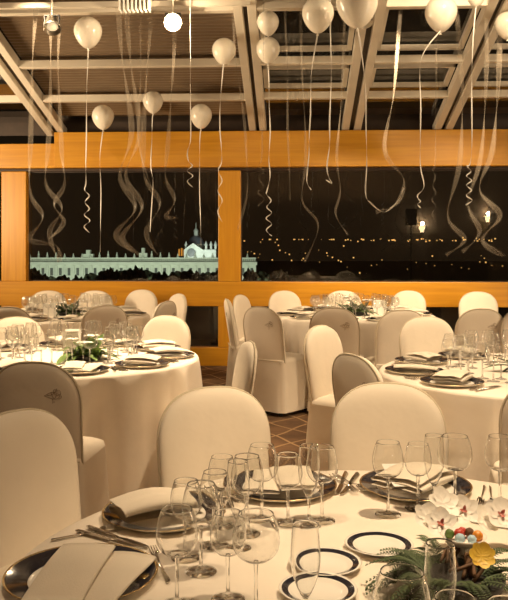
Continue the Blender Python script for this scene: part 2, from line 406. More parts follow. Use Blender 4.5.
m = MB(); fbox(m, 83, 93, 254, 258, .4, 3); fbox(m, 86, 90, 250, 254, .4, 3); ppart('crest', m, M['stone'])
m = MB(); fbox(m, 139, 147, 253, 258, .4, 3); fbox(m, 141.5, 144.5, 248, 253, .4, 3); ppart('crest', m, M['stone'])
ch = tag(empty('cathedral', far(198, 306)), 'white floodlit church with a dark dome rising above the palace roof', 'church')
m = MB(); fbox(m, 184, 216, 249.5, 306, 34, 30); ppart('nave', m, M['stone'], ch)
m = MB()
a, b_, c = far(183.5, 249.8, 33.5), far(203, 249.8, 33.5), far(193, 243, 33.5); fw = Vector((-sin(TH), cos(TH), 0))*20
m.add([a, b_, c, a+fw, b_+fw, c+fw], [(0, 1, 2), (5, 4, 3), (0, 3, 4, 1), (1, 4, 5, 2), (2, 5, 3, 0)]); ppart('gable', m, M['stone'], ch)
m = MB(); p = far(191.5, 252.5, 33.6); m.lathe([(2.3, 0), (2.3, .6), (0, .6)], 16, mx=Matrix.Translation(p) @ Matrix.Rotation(TH, 4, 'Z') @ Matrix.Rotation(PI/2, 4, 'X')); ppart('rose_window', m, M['pdark'], ch)
p = far(196, 249.5, 48)
m = MB(); m.lathe([(4.4, 0), (4.4, 2.6), (4.8, 2.7), (4.8, 3.1), (0, 3.1)], 20, mx=Matrix.Translation(p)); ppart('drum', m, M['stone'], ch)
m = MB(); m.lathe([(4.5*cos(t), 3.0+5.0*sin(t)) for t in [i*PI/2/8 for i in range(9)]], 20, mx=Matrix.Translation(p)); ppart('dome', m, M['slate'], ch, True)
m = MB(); m.lathe([(1.2, 7.6), (1.2, 10.2), (1.5, 10.3), (.7, 11.6), (.25, 12), (.12, 15), (0, 15.2)], 12, mx=Matrix.Translation(p)); ppart('lantern', m, M['stone'], ch)
for px in (186, 206, 211, 215.5):
    m = MB(); fbox(m, px-1, px+1, 245.5, 250, 36, 2.4); q = far(px, 245.5, 37.2); m.lathe([(1.1, 0), (.5, 1.4), (0, 2.6)], 8, mx=Matrix.Translation(q)); ppart('pinnacle', m, M['stone'], ch)
tw = tag(empty('tower', far(181.5, 306, 70)), 'small amber lit dome left of the white church', 'tower')
m = MB(); fbox(m, 177.5, 186, 252.5, 306, 70, 6); ppart('shaft', m, M['pdark'], tw)
for k in range(3):
    m = MB(); fbox(m, 178.4+k*2.6, 179.8+k*2.6, 248+abs(k-1), 256, 69.4, .6); ppart('glowing_arch', m, M['amber'], tw)
m = MB(); m.lathe([(2.3*cos(t), 2.6*sin(t)) for t in [i*PI/2/6 for i in range(7)]], 14, mx=Matrix.Translation(far(181.7, 252.5, 73))); ppart('dome', m, M['slate'], tw, True)
random.seed(11)
def tree_mesh(seed):
    random.seed(seed); bm = bmesh.new(); bmesh.ops.create_icosphere(bm, subdivisions=4, radius=1)
    ph = [random.uniform(0, 6) for _ in range(6)]
    for v in bm.verts:
        c = v.co; k = 1+.16*sin(5*c.x+ph[0])*sin(6*c.y+ph[1])+.13*sin(11*c.z+ph[2])*sin(9*c.x+ph[3])+.08*random.uniform(-1, 1)
        v.co = Vector((c.x*k, c.y*k, c.z*k*1.15))
    me = bpy.data.meshes.new('crown'); bm.to_mesh(me); bm.free(); me.materials.append(M['tree']); return me
crowns = [tree_mesh(s) for s in (1, 2, 3)]
tk = MB(); tk.tube([(0, 0, -1.2), (0, 0, -.4)], .08, 6); tkm = tk.mesh('trunk', M['brown'])
random.seed(3)
for k, px in enumerate([33, 41, 52, 63, 78, 92, 106, 113, 120, 129, 138, 147, 158, 167, 178, 189, 199, 208, 217, 250, 262, 280]):
    top = (269, 274, 277, 276, 277, 274, 271, 270, 272, 270, 268, 271, 273, 274, 272, 271, 273, 273, 272, 270, 272, 270)[k]
    rz = random.uniform(6, 9); p = PX(px, top, 330+(k % 3-1)*18); r = rz*.5
    t = tag(empty('tree', (p.x, p.y, p.z-r*1.15)), 'dark leafy tree silhouetted in front of the floodlit palace', 'tree', 'trees below the palace')
    t.scale = (r*random.uniform(.8, 1.1), r, r)
    ob('crown', crowns[k % 3], t); o = ob('trunk', tkm, t); o.scale = (1, 1, (30+p.z-r)/r*.9 if p.z > -29 else 1)
random.seed(8); m = MB()
for k in range(110):
    px = random.uniform(244, 506); py = random.choice([random.gauss(259, 3.5), random.gauss(259, 3.5), random.gauss(248, 6), 239.5])
    if px > 345: py = random.gauss(262, 5) if random.random() < .35 else random.gauss(240, .8)
    p = PX(px, min(py, 274), 700); sz = random.choice((.5, .7, 1.1)); m.box(p, (sz, sz, sz))
o = ob('city_lights', m.mesh('lights', M['city'], False)); tag(o, 'scattered amber lamps of the city seen through the right pane', 'city lights'); o['kind'] = 'stuff'

# ------------------------------------------------------------------ chairs
TOP, HWD, ZS = .92, .212, .47
def chair_proto():
    root = empty('banquet_chair', (0, 0, 0))
    rec = math.tan(math.radians(9)); hz = .20; zc = TOP-hz; e = 2/2.45
    def hw(z):
        if z <= zc: return HWD*(.95+.05*(z-.4)/(zc-.4))
        k = min(1, (z-zc)/hz); return HWD*max(0, 1-k**2.45)**(1/2.45)
    zsq = [ZS-.03+(zc-ZS+.03)*i/8 for i in range(9)]+[zc+hz*sin(PI/2*i/14) for i in range(1, 15)]
    NU = 21
    def yb(z, x): return -(z-ZS)*rec+.16*x*x*4*.25
    m = MB()
    for side in (1, -1):
        def fn(i, j):
            z = zsq[j]; u = sin(PI/2*(-1+2*i/(NU-1))); w = hw(z); x = u*w
            k = max(0, (z-zc)/hz); th = .036*(max(0, 1-abs(u)**5)**.5)*(max(0, 1-k**6)**.5)
            return (x, yb(z, x)+side*th, z)
        m.grid(NU, len(zsq), fn)
    ob('backrest', m.mesh('backrest', M['cover'], weld=.0006, fix=True), root)
    path = []
    for z in zsq: path.append((-hw(z), yb(z, hw(z)) - .012, z))
    path = path[:-1]+[(0, yb(TOP, 0)-.010, TOP)]+[(-p[0], p[1], p[2]) for p in reversed(path[:-1])]
    m = MB(); m.tube(path, .0055, 6); m.tube([(-.205, -.042, ZS-.005), (-.1, -.046, ZS-.006), (.1, -.046, ZS-.006), (.205, -.042, ZS-.005)], .0045, 6)
    ob('piping', m.mesh('piping', M['piping']), root)
    # seat
    def ring(hx, y0, y1, z, r=.06, n=64, amp=0, ph=0):
        out = []
        for i in range(n):
            a = 2*PI*i/n; c, s = cos(a), sin(a); ex = .28
            x = hx*math.copysign(abs(c)**ex, c); y = (y0+y1)/2+(y1-y0)/2*math.copysign(abs(s)**ex, s)
            k = 1+amp*(sin(9*a+ph)+.6*sin(14*a+1.3))
            out.append((x*k, (y-(y0+y1)/2)*k+(y0+y1)/2, z))
        return out
    N = 64; m = MB(); rows = [ring(.05, .1, .3, ZS+.022), ring(.17, -.01, .33, ZS+.02), ring(.208, -.035, .358, ZS+.004), ring(.214, -.04, .365, ZS-.02)]
    rows = [r for r in rows]; vs = [p for r in rows for p in r]; fs = [tuple(range(N))]
    for j in range(len(rows)-1):
        for i in range(N): k = (i+1) % N; fs.append((j*N+i, (j+1)*N+i, (j+1)*N+k, j*N+k))
    m.add(vs, fs); ob('seat_cover', m.mesh('seat_cover', M['cover'], fix=True), root)
    rows = []; K = 12
    for j in range(K):
        t = j/(K-1); z = (ZS-.018)*(1-t)+.035*t; rows.append(ring(.214+.028*t, -.042-.03*t, .365+.025*t, z, amp=.012*t, ph=.4))
    m = MB(); vs = [p for r in rows for p in r]; fs = []
    for j in range(K-1):
        for i in range(N): k = (i+1) % N; fs.append((j*N+i, (j+1)*N+i, (j+1)*N+k, j*N+k))
    m.add(vs, fs); ob('skirt', m.mesh('skirt', M['cover'], fix=True), root)
    # small embroidered sprig on the rear, towards one side
    m = MB(); r = .0009
    def E(pts): m.tube([(.095+x, yb(.77+z, .095)-.0375, .77+z) for x, z in catmull2(pts)], r, 5)
    def catmull2(pts): return [(p.x, p.y) for p in catmull([(a, b_, 0) for a, b_ in pts], 5)]
    E([(-.042, 0), (-.02, .012), (0, .018), (.02, .012), (.03, 0), (.018, -.012), (0, -.014), (-.02, -.008), (-.042, 0)])
    E([(-.03, .002), (-.005, .006), (.012, .022), (.02, .034)]); E([(.02, .034), (.004, .028), (.006, .010), (.022, .004), (.036, .014), (.030, .028), (.016, .022)])
    E([(-.005, -.014), (-.003, -.026), (-.006, -.034)]); E([(.0, -.03), (.006, -.026)]); E([(.034, .01), (.038, -.004), (.026, -.014)]); E([(-.01, .014), (.004, -.012), (.018, .01)])
    ob('embroidered_emblem', m.mesh('emblem', M['emblem']), root)
    for sx in (-1, 1):
        for y in (-.02, .32):
            m = MB(); m.lathe([(.016, 0), (.018, .01), (.016, .45)], 10, close=True); ob('leg', m.mesh('leg', M['black']), root, (sx*.17, y, 0))
    return root
T0, T1, T2, T3, T4 = (.27, 1.70), (-1.15, 5.0), (1.50, 4.40), (1.0, 8.0), (-1.85, 8.0)
chairs = [
 (15, 412, T0, None, 'cream covered chair cropped by the left photo edge, beside the close table'),
 (213, 388, T0, None, 'cream covered chair behind the close table, left of its twin, behind the tall glasses'),
 (388, 384, T0, None, 'large brightly lit cream covered chair centred right behind the close table'),
 (34, 362, T1, 7, 'shadowed chair back with an embroidered sprig before the left middle table'),
 (250, 342, T1, -100, 'covered chair seen edge on, in the aisle right of the left middle table'),
 (22, 319, T1, None, 'covered chair facing the camera at the left photo edge behind the bright left table'),
 (160, 317, T1, None, 'covered chair facing the camera behind the right end of the bright left table'),
 (320, 326, T2, None, 'cream chair turned sideways in the aisle left of the right middle table'),
 (362, 354, T2, None, 'shadowed chair back seen at an angle at the left of the right middle table'),
 (426, 317, T2, None, 'covered chair facing the camera behind the cluster of glasses on the right middle table'),
 (556, 378, T2, 10, 'chair cut off by the right photo edge before the right middle table'),
 (526, 309, (2.2, 5.4), None, 'pale chair sliver at the right photo edge behind the right middle table'),
 (261, 307, T3, None, 'chair in shadowed cover with its full skirt and feet showing, in the centre aisle'),
 (227, 299, T3, None, 'pale covered chair seen from the side, first in line against the window post'),
 (240, 295, T3, None, 'pale covered chair behind the side-on chair by the window post'),
 (334, 308, T3, None, 'covered chair with embroidered back turned to the camera at the far right table'),
 (402, 310, T3, None, 'dark shadowed chair back at the far right table, right of the embroidered one'),
 (481, 309, T3, -6, 'chair with its back to the camera, rightmost at the far right table'),
 (284, 291, T3, None, 'bright white chair facing the camera, leftmost behind the far right table'),
 (343, 291, T3, None, 'white chair facing the camera behind the middle of the far right table'),
 (409, 291, T3, None, 'white chair facing the camera behind the far right table, right of the card'),
 (478, 292, (2.4, 8.0), None, 'lone bright white chair facing the camera under the right end of the window'),
 (10, 307, T4, None, 'chair with its back to the camera at the left photo edge, far left table'),
 (103, 305, T4, None, 'chair with its back to the camera in the middle before the far left table'),
 (48, 291, T4, None, 'pale chair behind the glasses at the left of the far left table'),
 (95, 291, T4, None, 'pale chair behind the glasses at the middle of the far left table'),
 (142, 290, T4, None, 'pale round-topped chair facing the camera right of the far left table'),
 (160, 301, T4, None, 'covered chair half turned at the right end of the far left table'),
 (179, 294, T4, None, 'narrow covered chair seen edge on beside the low dark window'),
]
proto = chair_proto()
for i, (px, ty, T, face, lab) in enumerate(chairs):
    d = (HC-TOP)/((ty-YH)/F); x = (px-CX)*d/F
    dx, dd = T[0]-x, T[1]-d; L_ = math.hypot(dx, dd)
    ang = math.atan2(-dx, dd) if face is None else math.radians(-face)          # turn from the depth axis, counter-clockwise
    # backrest top sits behind the seat: shift the origin forward by the recline
    if L_ < 1.2 and len(T) == 2 and T in (T1, T2, T3, T4):
        k_ = (.5*(1.2-L_))/L_; x -= dx*k_; d -= dd*k_
    off = (TOP-ZS)*math.tan(math.radians(9))
    fx, fd = -sin(ang), cos(ang)
    loc = WP(x+fx*off, d+fd*off)
    c = proto if i == 0 else dup(proto, loc)
    c.location = loc; c.rotation_euler = (0, 0, ang+TH)
    tag(c, lab, 'chair', 'cloth covered banquet chairs')

# ------------------------------------------------------------------ tables and cloths
R = .80; ZT = .75
def cloth_mesh(seed):
    random.seed(seed); n = 320; ph = [random.uniform(0, 6) for _ in range(4)]; rows = []
    prof = [(.0, ZT), (.3, ZT), (.6, ZT), (.77, ZT), (R-.012, ZT-.001), (R-.002, ZT-.006), (R+.003, ZT-.016)]
    m = MB()
    def fold(a): return .42*sin(23*a+ph[0]+.8*sin(2*a))+.38*sin(14*a+ph[1]+.6*sin(3*a))+.22*sin(31*a+ph[2])
    K = 16
    def fn(i, j):
        a = 2*PI*i/n
        if j < len(prof): r, z = prof[j]; r = max(r, .001)
        else:
            t = (j-len(prof)+1)/K; z = (ZT-.016)*(1-t)+.012*t; r = R+.003+.02*t+.07*(t**.6)*fold(a)
        return (r*cos(a), r*sin(a), z)
    m.grid(n, len(prof)+K, fn, wrap=True)
    return m.mesh('tablecloth', M['tablecloth'], weld=.0005)
def table_proto():
    root = empty('round_table', (0, 0, 0))
    m = MB(); m.lathe([(0, .715), (R-.03, .715), (R-.02, .72), (R-.02, .742), (R-.03, .746), (0, .746)], 48); ob('tabletop', m.mesh('tabletop', M['brown'], False), root)
    for k in range(4):
        a = PI/4+k*PI/2; m = MB(); m.lathe([(.018, 0), (.018, .716)], 10, close=True); ob('leg', m.mesh('leg', M['black']), root, (.5*cos(a), .5*sin(a), 0))
    return root
tb = None
TABLES = [(T0, 'close table in the foreground', 'close table'), (T1, 'brightly lit left middle table', 'left middle table'), (T2, 'right middle table', 'right middle table'), (T3, 'far right table below the window', 'far right table'), (T4, 'far left table below the window', 'far left table')]
for i, (T, lab, short) in enumerate(TABLES):
    p = WP(*T)
    if tb is None: tb = table_proto(); t = tb; t.location = p
    else: t = dup(tb, p)
    tag(t, 'round banquet table hidden under its cloth, the '+lab, 'table', 'round banquet tables')
    o = ob('tablecloth', cloth_mesh(20+i), None, p); o.rotation_euler.z = i*.7
    tag(o, 'cream floor length cloth draped over the '+lab, 'tablecloth', 'floor length tablecloths')

# ------------------------------------------------------------------ tableware prototypes
def charger_mesh():
    m = MB(); o, i = .158, .109
    m.lathe([(0, .004), (i-.01, .004), (i, .006)], 48, 0); m.lathe([(i, .006), (i+.004, .0085), (o-.004, .017)], 48, 1)
    m.lathe([(o-.004, .017), (o, .0185), (o+.001, .017)], 48, 2); m.lathe([(o+.001, .017), (i+.02, .003), (i, 0), (0, 0)], 48, 0)
    return m.mesh('charger_plate', [M['china'], M['navy'], M['gold']], weld=.0001)
def bread_mesh():
    m = MB(); o = .078
    m.lathe([(0, .003), (.046, .003), (.052, .006), (.060, .010)], 40, 0); m.lathe([(.060, .010), (.073, .0135)], 40, 1)
    m.lathe([(.073, .0135), (o, .015), (o+.001, .0135), (.05, .002), (.045, 0), (0, 0)], 40, 0)
    return m.mesh('bread_plate', [M['china'], M['navy']], weld=.0001)
def napkin_mesh(kind, seed):
    random.seed(seed); m = MB(); t = .0035
    if kind == 'flat':      # two overlapped folded panels
        for (ox, oy, rz, w, l, z0) in ((.045, -.01, -.12, .10, .23, .0), (-.035, .0, .10, .115, .22, .012)):
            prof = [(-w/2, z0), (-w/2+.01, z0-.002)]; outer = []
            def sec(y):
                dr = -.012*max(0, (-y-.05)/.1)**1.5 if y < -.05 else 0
                a = [(-w/2, z0+.004+dr), (-w/2+.004, z0+.0085+dr), (-w/4, z0+.011+dr), (0, z0+.012+dr), (w/4, z0+.0105+dr), (w/2-.004, z0+.008+dr), (w/2, z0+.004+dr), (w/2-.004, z0+dr), (0, z0+.001+dr), (-w/2+.004, z0+dr)]
                return a
            n = 14; mx = Matrix.Translation((ox, oy, 0)) @ Matrix.Rotation(rz, 4, 'Z'); vs = []; fs = []
            for j in range(n):
                y = -l/2+l*j/(n-1)
                for x, z in sec(y): vs.append((x*(1+.03*sin(9*y+seed)), y, z+.002*sin(30*y+8*x+seed)))
            q = 10
            for j in range(n-1):
                for k in range(q): k2 = (k+1) % q; fs.append((j*q+k, j*q+k2, (j+1)*q+k2, (j+1)*q+k))
            fs.append(tuple(range(q))); fs.append(tuple((n-1)*q+k for k in range(q))[::-1]); m.add(vs, fs, 0, mx)
    else:                   # S-folded bundle with the layers showing at its edge
        w, l = .15, .20; lay = []
        for s, z in ((1, .002), (-1, .014), (1, .027)):
            for k in range(9):
                u = -1+2*k/8; x = s*u*w/2*(1-.06*(z/.027)); lay.append((x, z+.006*(1-u*u)*(z/.027)+.002*sin(5*u+z*200)))
            if z < .02: lay.append((s*w/2+s*.005, z+.0065))
        n = 14; q = len(lay)
        for side in (0, 1):
            vs = []; fs = []
            for j in range(n):
                y = -l/2+l*j/(n-1); sk = .03*(j/(n-1)-.5); ff = 1-.12*(j/(n-1))
                for x, z in lay: vs.append((x*ff+sk, y+.012*z/.027, z*(.9+.35*sin(PI*j/(n-1)))+.002*sin(16*y+6*x+seed)+side*.002))
            for j in range(n-1):
                for k in range(q-1): fs.append((j*q+k, j*q+k+1, (j+1)*q+k+1, (j+1)*q+k))
            m.add(vs, fs)
    return m.mesh('napkin', M['napkin'])
def glass_profiles(h, rb, rr, fl=False):
    """(bowl, stem, base) outlines: h total, rb widest bowl radius, rr rim radius"""
    hb = h*(.66 if fl else .50); z0 = h-hb; B = []
    for k in range(15):
        t = k/14
        if fl: r = .005+(rb-.005)*(1-(1-min(1, t/.55))**2.0) if t < .55 else rb+(rr-rb)*((t-.55)/.45)**1.4
        else: r = .005+(rb-.005)*(1-(1-min(1, t/.46))**2.3)**.62 if t < .46 else rb+(rr-rb)*((t-.46)/.54)**1.7
        B.append((r, z0+hb*t))
    rf = .034 if not fl else .030
    St = [(.0045, z0+.004), (.0048, z0), (.0036, z0-.02), (.0034, z0*.5), (.0038, .016), (.006, .009)]
    Ba = [(.006, .009), (.012, .006), (rf*.8, .0028), (rf, .0014), (rf, 0), (0, 0)]
    return B, St, Ba
KIND = {'red': (.188, .041, .030, False), 'white': (.172, .036, .027, False), 'flute': (.200, .027, .0235, True), 'water': (.187, .046, .034, False)}
def glass_parts(kind):
    h, rb, rr, fl = KIND[kind]; B, St, Ba = glass_profiles(h, rb, rr, fl)
    tk_ = .0011; inner = [(max(r-tk_, .0008), z+(tk_*1.6 if k == 0 else 0)) for k, (r, z) in enumerate(B)]
    m = MB(); m.lathe([(0, B[0][1]-.0005)]+B[:-1]+[(B[-2][0]*.05+rr*.95, h-.003), (B[-2][0]*.02+rr*.98, h-.0006), (rr-.0002, h), (rr-tk_*.5, h+.0004), (rr-tk_+.0002, h), (rr*.98+B[-2][0]*.02-tk_, h-.0006), (B[-2][0]*.05+rr*.95-tk_, h-.003)]+inner[-2::-1]+[(0, inner[0][1]+.0012)], 32, 0)
    bm_ = m.mesh('bowl', M['glass'], weld=.00005, fix=True)
    m = MB(); m.lathe([(0, St[0][1])]+St+[(0, .009)], 14); sm_ = m.mesh('stem', M['glass'], weld=.00005, fix=True)
    m = MB(); m.lathe([(0, .0095)]+Ba, 24); fm_ = m.mesh('base', M['glass'], weld=.00005, fix=True)
    return bm_, sm_, fm_
GP = {k: glass_parts(k) for k in KIND}
def glass_one(kind):
    h, rb, rr, fl = KIND[kind]; B, St, Ba = glass_profiles(h, rb, rr, fl)
    m = MB(); m.lathe(B, 16, 0); m.lathe([(0, St[0][1])]+St, 10, 1); m.lathe(Ba, 12, 2)
    n = 16; m2 = MB(); m2.tube([(rr*cos(2*PI*k/n), rr*sin(2*PI*k/n), h) for k in range(n+1)], .0011, 4); m.add(m2.v, m2.f, 1)
    return m.mesh(kind+'_glass', [M['bowl'], M['glass'], M['foot']])
G1 = {k: glass_one(k) for k in KIND}
def fork_mesh():
    m = MB(); m.tube(catmull([(0, -.095, .004), (0, -.06, .005), (0, 0, .004), (0, .035, .010), (0, .05, .010)], 5), [.006, .006, .0058, .0055, .005, .0045, .004, .0038, .0036, .0034, .0032, .003, .003, .003, .0032, .0034, .0036, .004, .005, .008, .010], 8, 0, .4)
    for k in range(4): x = -.0085+k*.00567; m.tube([(x, .045, .010), (x, .07, .008), (x*.95, .098, .010)], [.0018, .0016, .001], 5)
    return m.mesh('fork', M['steel'])
def knife_mesh():
    m = MB(); m.tube([(0, -.11, .005), (0, -.10, .006), (0, -.04, .006), (0, -.01, .005), (0, 0, .005)], [.005, .008, .0075, .006, .005], 8, 0, .55)
    out = [(-.004, 0), (-.009, .02), (-.009, .07), (-.006, .095), (.002, .108), (.005, .10), (.005, 0)]
    vs = [(x, y, z) for z in (.003, .0048) for x, y in out]; q = len(out)
    fs = [tuple(range(q))[::-1], tuple(q+k for k in range(q))]+[(k, (k+1) % q, q+(k+1) % q, q+k) for k in range(q)]; m.add(vs, fs)
    return m.mesh('knife', M['steel'], False)
def spoon_mesh():
    m = MB(); m.tube([(0, -.09, .004), (0, 0, .004), (0, .03, .007)], [.005, .0032, .0035], 8, 0, .5)
    m.grid(12, 7, lambda i, j: (.017*cos(2*PI*i/12)*sin(PI/2*j/6), .055+.027*sin(2*PI*i/12)*sin(PI/2*j/6), .003+.007*(1-cos(PI/2*j/6))), wrap=True)
    return m.mesh('spoon', M['steel'])
CH, BR, FK, KN, SP = charger_mesh(), bread_mesh(), fork_mesh(), knife_mesh(), spoon_mesh()
NAPF = [napkin_mesh('flat', 1), napkin_mesh('flat', 5)]; NAPS = [napkin_mesh('fold', 2), napkin_mesh('fold', 7)]

# ------------------------------------------------------------------ place settings
WHERE = {0: 'right', 36: 'rear right', 72: 'rear centre right', 108: 'rear centre left', 144: 'rear left', 180: 'left', 216: 'front left', 252: 'front centre left', 288: 'front centre right', 324: 'front right'}
def inview(p, mg=6):
    x, y, d = proj(p); return -mg < x < 508+mg and y < 600+mg and d > .3
def setting(T, a_deg, short, idx, cutlery=True, a_off=0, cards=False):
    a = math.radians(a_deg+a_off); rx, rd = cos(a), sin(a)
    tx, td = -rd, rx                                          # along the edge, counter-clockwise
    def at(r, s, z=0.0): return WP(T[0]+rx*r+tx*s, T[1]+rd*r+td*s, ZT+z)
    rot = a+TH-PI/2                                           # local +y points outward
    w = WHERE[a_deg % 360]
    if not inview(at(.62, 0), 12): return
    o = tag(ob('charger_plate', CH, None, at(.62, 0, .001), (0, 0, rot)), 'navy-rimmed plate at the %s seat of the %s' % (w, short), 'plate', 'navy-rimmed plates')
    kind = NAPF if (idx % 3 == 0) else NAPS
    nk = tag(ob('napkin', kind[idx % 2], None, at(.615, 0, .0205), (0, 0, rot+(PI if idx % 2 else 0)+(.5 if idx % 3 == 1 else -.3))), 'folded napkin on the %s plate of the %s' % (w, short), 'napkin', 'folded napkins')
    if T is T0 and a_deg == 144: nk.location += WP(-.02, -.03, 0); nk.rotation_euler = (0, 0, TH+PI/2+.55); nk.scale = (.9, .95, 1.25)
    if cutlery:
        for k, (nm, me, s, wd) in enumerate((('knife', KN, .185, 'inner knife'), ('knife', KN, .21, 'outer knife'), ('fork', FK, -.185, 'inner fork'), ('fork', FK, -.21, 'outer fork'))):
            if a_deg in () : continue
            p = at(.60, s, .001)
            if inview(p): tag(ob(nm, me, None, p, (0, 0, rot+PI+(.06 if k % 2 else -.04))), '%s beside the %s plate of the %s' % (wd, w, short), nm, 'cutlery on the tables')
RNDX = random.Random(5)
def small_glasses(T, short, skip=()):
    for k, a_deg in enumerate(range(0, 360, 36)):
        if a_deg in skip: continue
        for kind, r, s in (('water', .40, .075), ('red', .37, .0), ('white', .40, -.07), ('flute', .31, .04)):
            a = math.radians(a_deg); rx, rd = cos(a), sin(a)
            r2, s2 = r+RNDX.uniform(-.02, .02), s+RNDX.uniform(-.02, .02)
            p = WP(T[0]+rx*r2-rd*s2, T[1]+rd*r2+rx*s2, ZT+.001)
            if not inview(p): continue
            nm = 'champagne_flute' if kind == 'flute' else 'wine_glass'
            lab = {'water': 'widest round-bowled wine glass', 'red': 'middle-sized wine glass', 'white': 'smallest wine glass', 'flute': 'slim champagne flute'}[kind]
            tag(ob(nm, G1[kind], None, p), '%s before the %s plate of the %s' % (lab, WHERE[a_deg], short), 'glass', 'empty glasses on the %s' % short)
for a_deg in (36, 72, 108, 144): setting(T0, a_deg, 'close table', a_deg//36)
# the plate at the lower left corner, its napkin in two broad flaps
p = WP(-.36, 1.67, ZT+.001)
p_pl = tag(ob('charger_plate', CH, None, p), 'navy-rimmed plate with two napkin flaps at the lower left corner of the photo', 'plate', 'navy-rimmed plates')
n = tag(ob('napkin', NAPF[0], None, WP(-.338, 1.625, ZT+.0205), (0, 0, TH-.14)), 'large napkin folded in two flaps on the lower left plate', 'napkin', 'folded napkins'); n.scale = (1.02, 1.25, 1.0)
cr = MB(); cr.lathe([(.011, 0), (.010, .0012), (0, .0014)], 20); q = ob('gilt_crest', cr.mesh('crest', M['gold']), p_pl, (.133, -.005, .0125)); q.scale = (1, 1.25, 1); q.rotation_euler = (0, -.16, 0)
for nm, me, x, d, r, lab in (('fork', FK, -.205, 1.74, .35, 'fork right of the lower left plate'),):
    tag(ob(nm, me, None, WP(x, d, ZT+.001), (0, 0, r)), lab, nm, 'cutlery on the tables')
for nm, me, x, d, r, lab in (('spoon', SP, -.40, 1.93, -1.0, 'spoon by the lower left plate at the table edge'),):
    tag(ob(nm, me, None, WP(x, d, ZT+.001), (0, 0, r)), lab, nm, 'cutlery on the tables')
for px, py, lab in ((379, 545, 'rightmost of three, by the greenery'), (325, 563, 'middle of the three on the close table'), (318, 590, 'nearest of three, at the bottom photo edge')):
    d = F*(HC-ZT-.01)/(py-YH); tag(ob('bread_plate', BR, None, WP((px-CX)*d/F, d, ZT+.001)), 'small ivory navy-banded plate, '+lab, 'plate', 'small navy-banded plates')
for T, short, off in ((T1, 'left middle table', 0), (T2, 'right middle table', 0), (T3, 'far right table', 0), (T4, 'far left table', 0)):
    for k, a_deg in enumerate(range(0, 360, 36)): setting(T, a_deg, short, k+1, cutlery=T in (T1, T2))
    small_glasses(T, short)
# close table: glass by glass
def big_glass(kind, x, d, lab, cat='glass'):
    nm = 'champagne_flute' if kind == 'flute' else 'wine_glass'
    g = tag(empty(nm, WP(x, d, ZT+.001)), lab, cat, 'empty glasses on the close table')
    for n_, me in zip(('bowl', 'stem', 'base'), GP[kind]): ob(n_, me, g)
    g.rotation_euler.z = x*7
GL = [
 ('white', 288, 523, 'wine glass left of a slim glass, before the rear centre left plate'),
 ('flute', 309, 526, 'slim glass between two wine glasses before the rear centre left plate'),
 ('red', 322, 521, 'wine glass right of a slim glass, before the rear centre left plate'),
 ('red', 262, 519, 'wine glass with the left end of the rear centre left plate behind'),
 ('red', 388, 515, 'wine glass standing alone before the plate with the card'),
 ('white', 418, 509, 'wine glass left of the pair before the plate with the card'),
 ('flute', 434, 512, 'slim glass between two wine glasses by the card'),
 ('water', 455, 506, 'round-bowled wine glass at the right of the plate with the card'),
 ('red', 500, 507, 'wine glass cut by the right photo edge above the flowers'),
 ('red', 201, 572, 'wine glass in the left cluster, its foot showing left of the twins'),
 ('white', 186, 558, 'wine glass at the back left of the left cluster, beside the napkin'),
 ('red', 177, 606, 'wine glass at the front left of the left cluster, by the plate rim'),
 ('white', 228, 600, 'wine glass at the front of the left cluster, its stem beside the big bowl'),
 ('water', 256, 612, 'big round-bowled glass at the front of the left cluster'),
 ('white', 215, 546, 'wine glass in the middle of the left cluster'),
 ('flute', 238, 548, 'slim glass in the right half of the left cluster'),
 ('red', 247, 534, 'wine glass at the back right of the left cluster'),
 ('white', 222, 526, 'wine glass at the very back of the left cluster'),
]
for kind, px, py, lab in GL:
    d = F*(HC-ZT)/(py-YH); big_glass(kind, (px-CX)*d/F, d, lab)
for kind, x, d, lab in (('flute', .092, 1.43, 'champagne flute standing before the left bread plate'), ('white', .10, 1.16, 'wine glass at the bottom photo edge below the bread plates'),
                        ('water', .232, 1.255, 'round-bowled glass with dark greenery seen through it'), ('flute', .312, 1.34, 'champagne flute in front of the flowers'),
                        ('red', .292, 1.16, 'wine glass at the bottom photo edge right of the flute'), ('red', .362, 1.14, 'wine glass in the lower right photo corner')):
    big_glass(kind, x, d, lab)

# ------------------------------------------------------------------ cards and centrepieces
def card(w, h, loc, rz, tilt, lab, fold=False):
    m = MB(); m.box((0, 0, h/2), (w, .0012, h)); me = m.mesh('card', M['card'], False)
    if fold:
        c = empty('menu_card', loc, rz); a = ob('front_leaf', me, c, (0, 0, 0), (.22, 0, 0)); b_ = ob('back_leaf', me, c, (0, h*.44, 0), (-.22, 0, 0))
    else: c = ob('menu_card', me, None, loc, (tilt, 0, rz))
    return tag(c, lab, 'card')
card(.11, .16, WP(.44, 2.205, ZT+.035), .12, -1.45, 'white menu card lying on the plate before the large right chair')
card(.13, .19, WP(.60, 1.98, ZT+.004), -.5, -1.52, 'white card lying flat behind the flowers on the close table')
card(.10, .155, WP(-1.17, 5.12, ZT+.001), .15, 0, 'white folded card standing among glasses on the left middle table', True)
card(.12, .14, WP(1.28, 8.1, ZT+.001), .1, 0, 'white folded card standing on the far right table', True)
card(.10, .13, WP(-2.0, 7.8, ZT+.001), .1, 0, 'white folded card standing on the far left table', True)
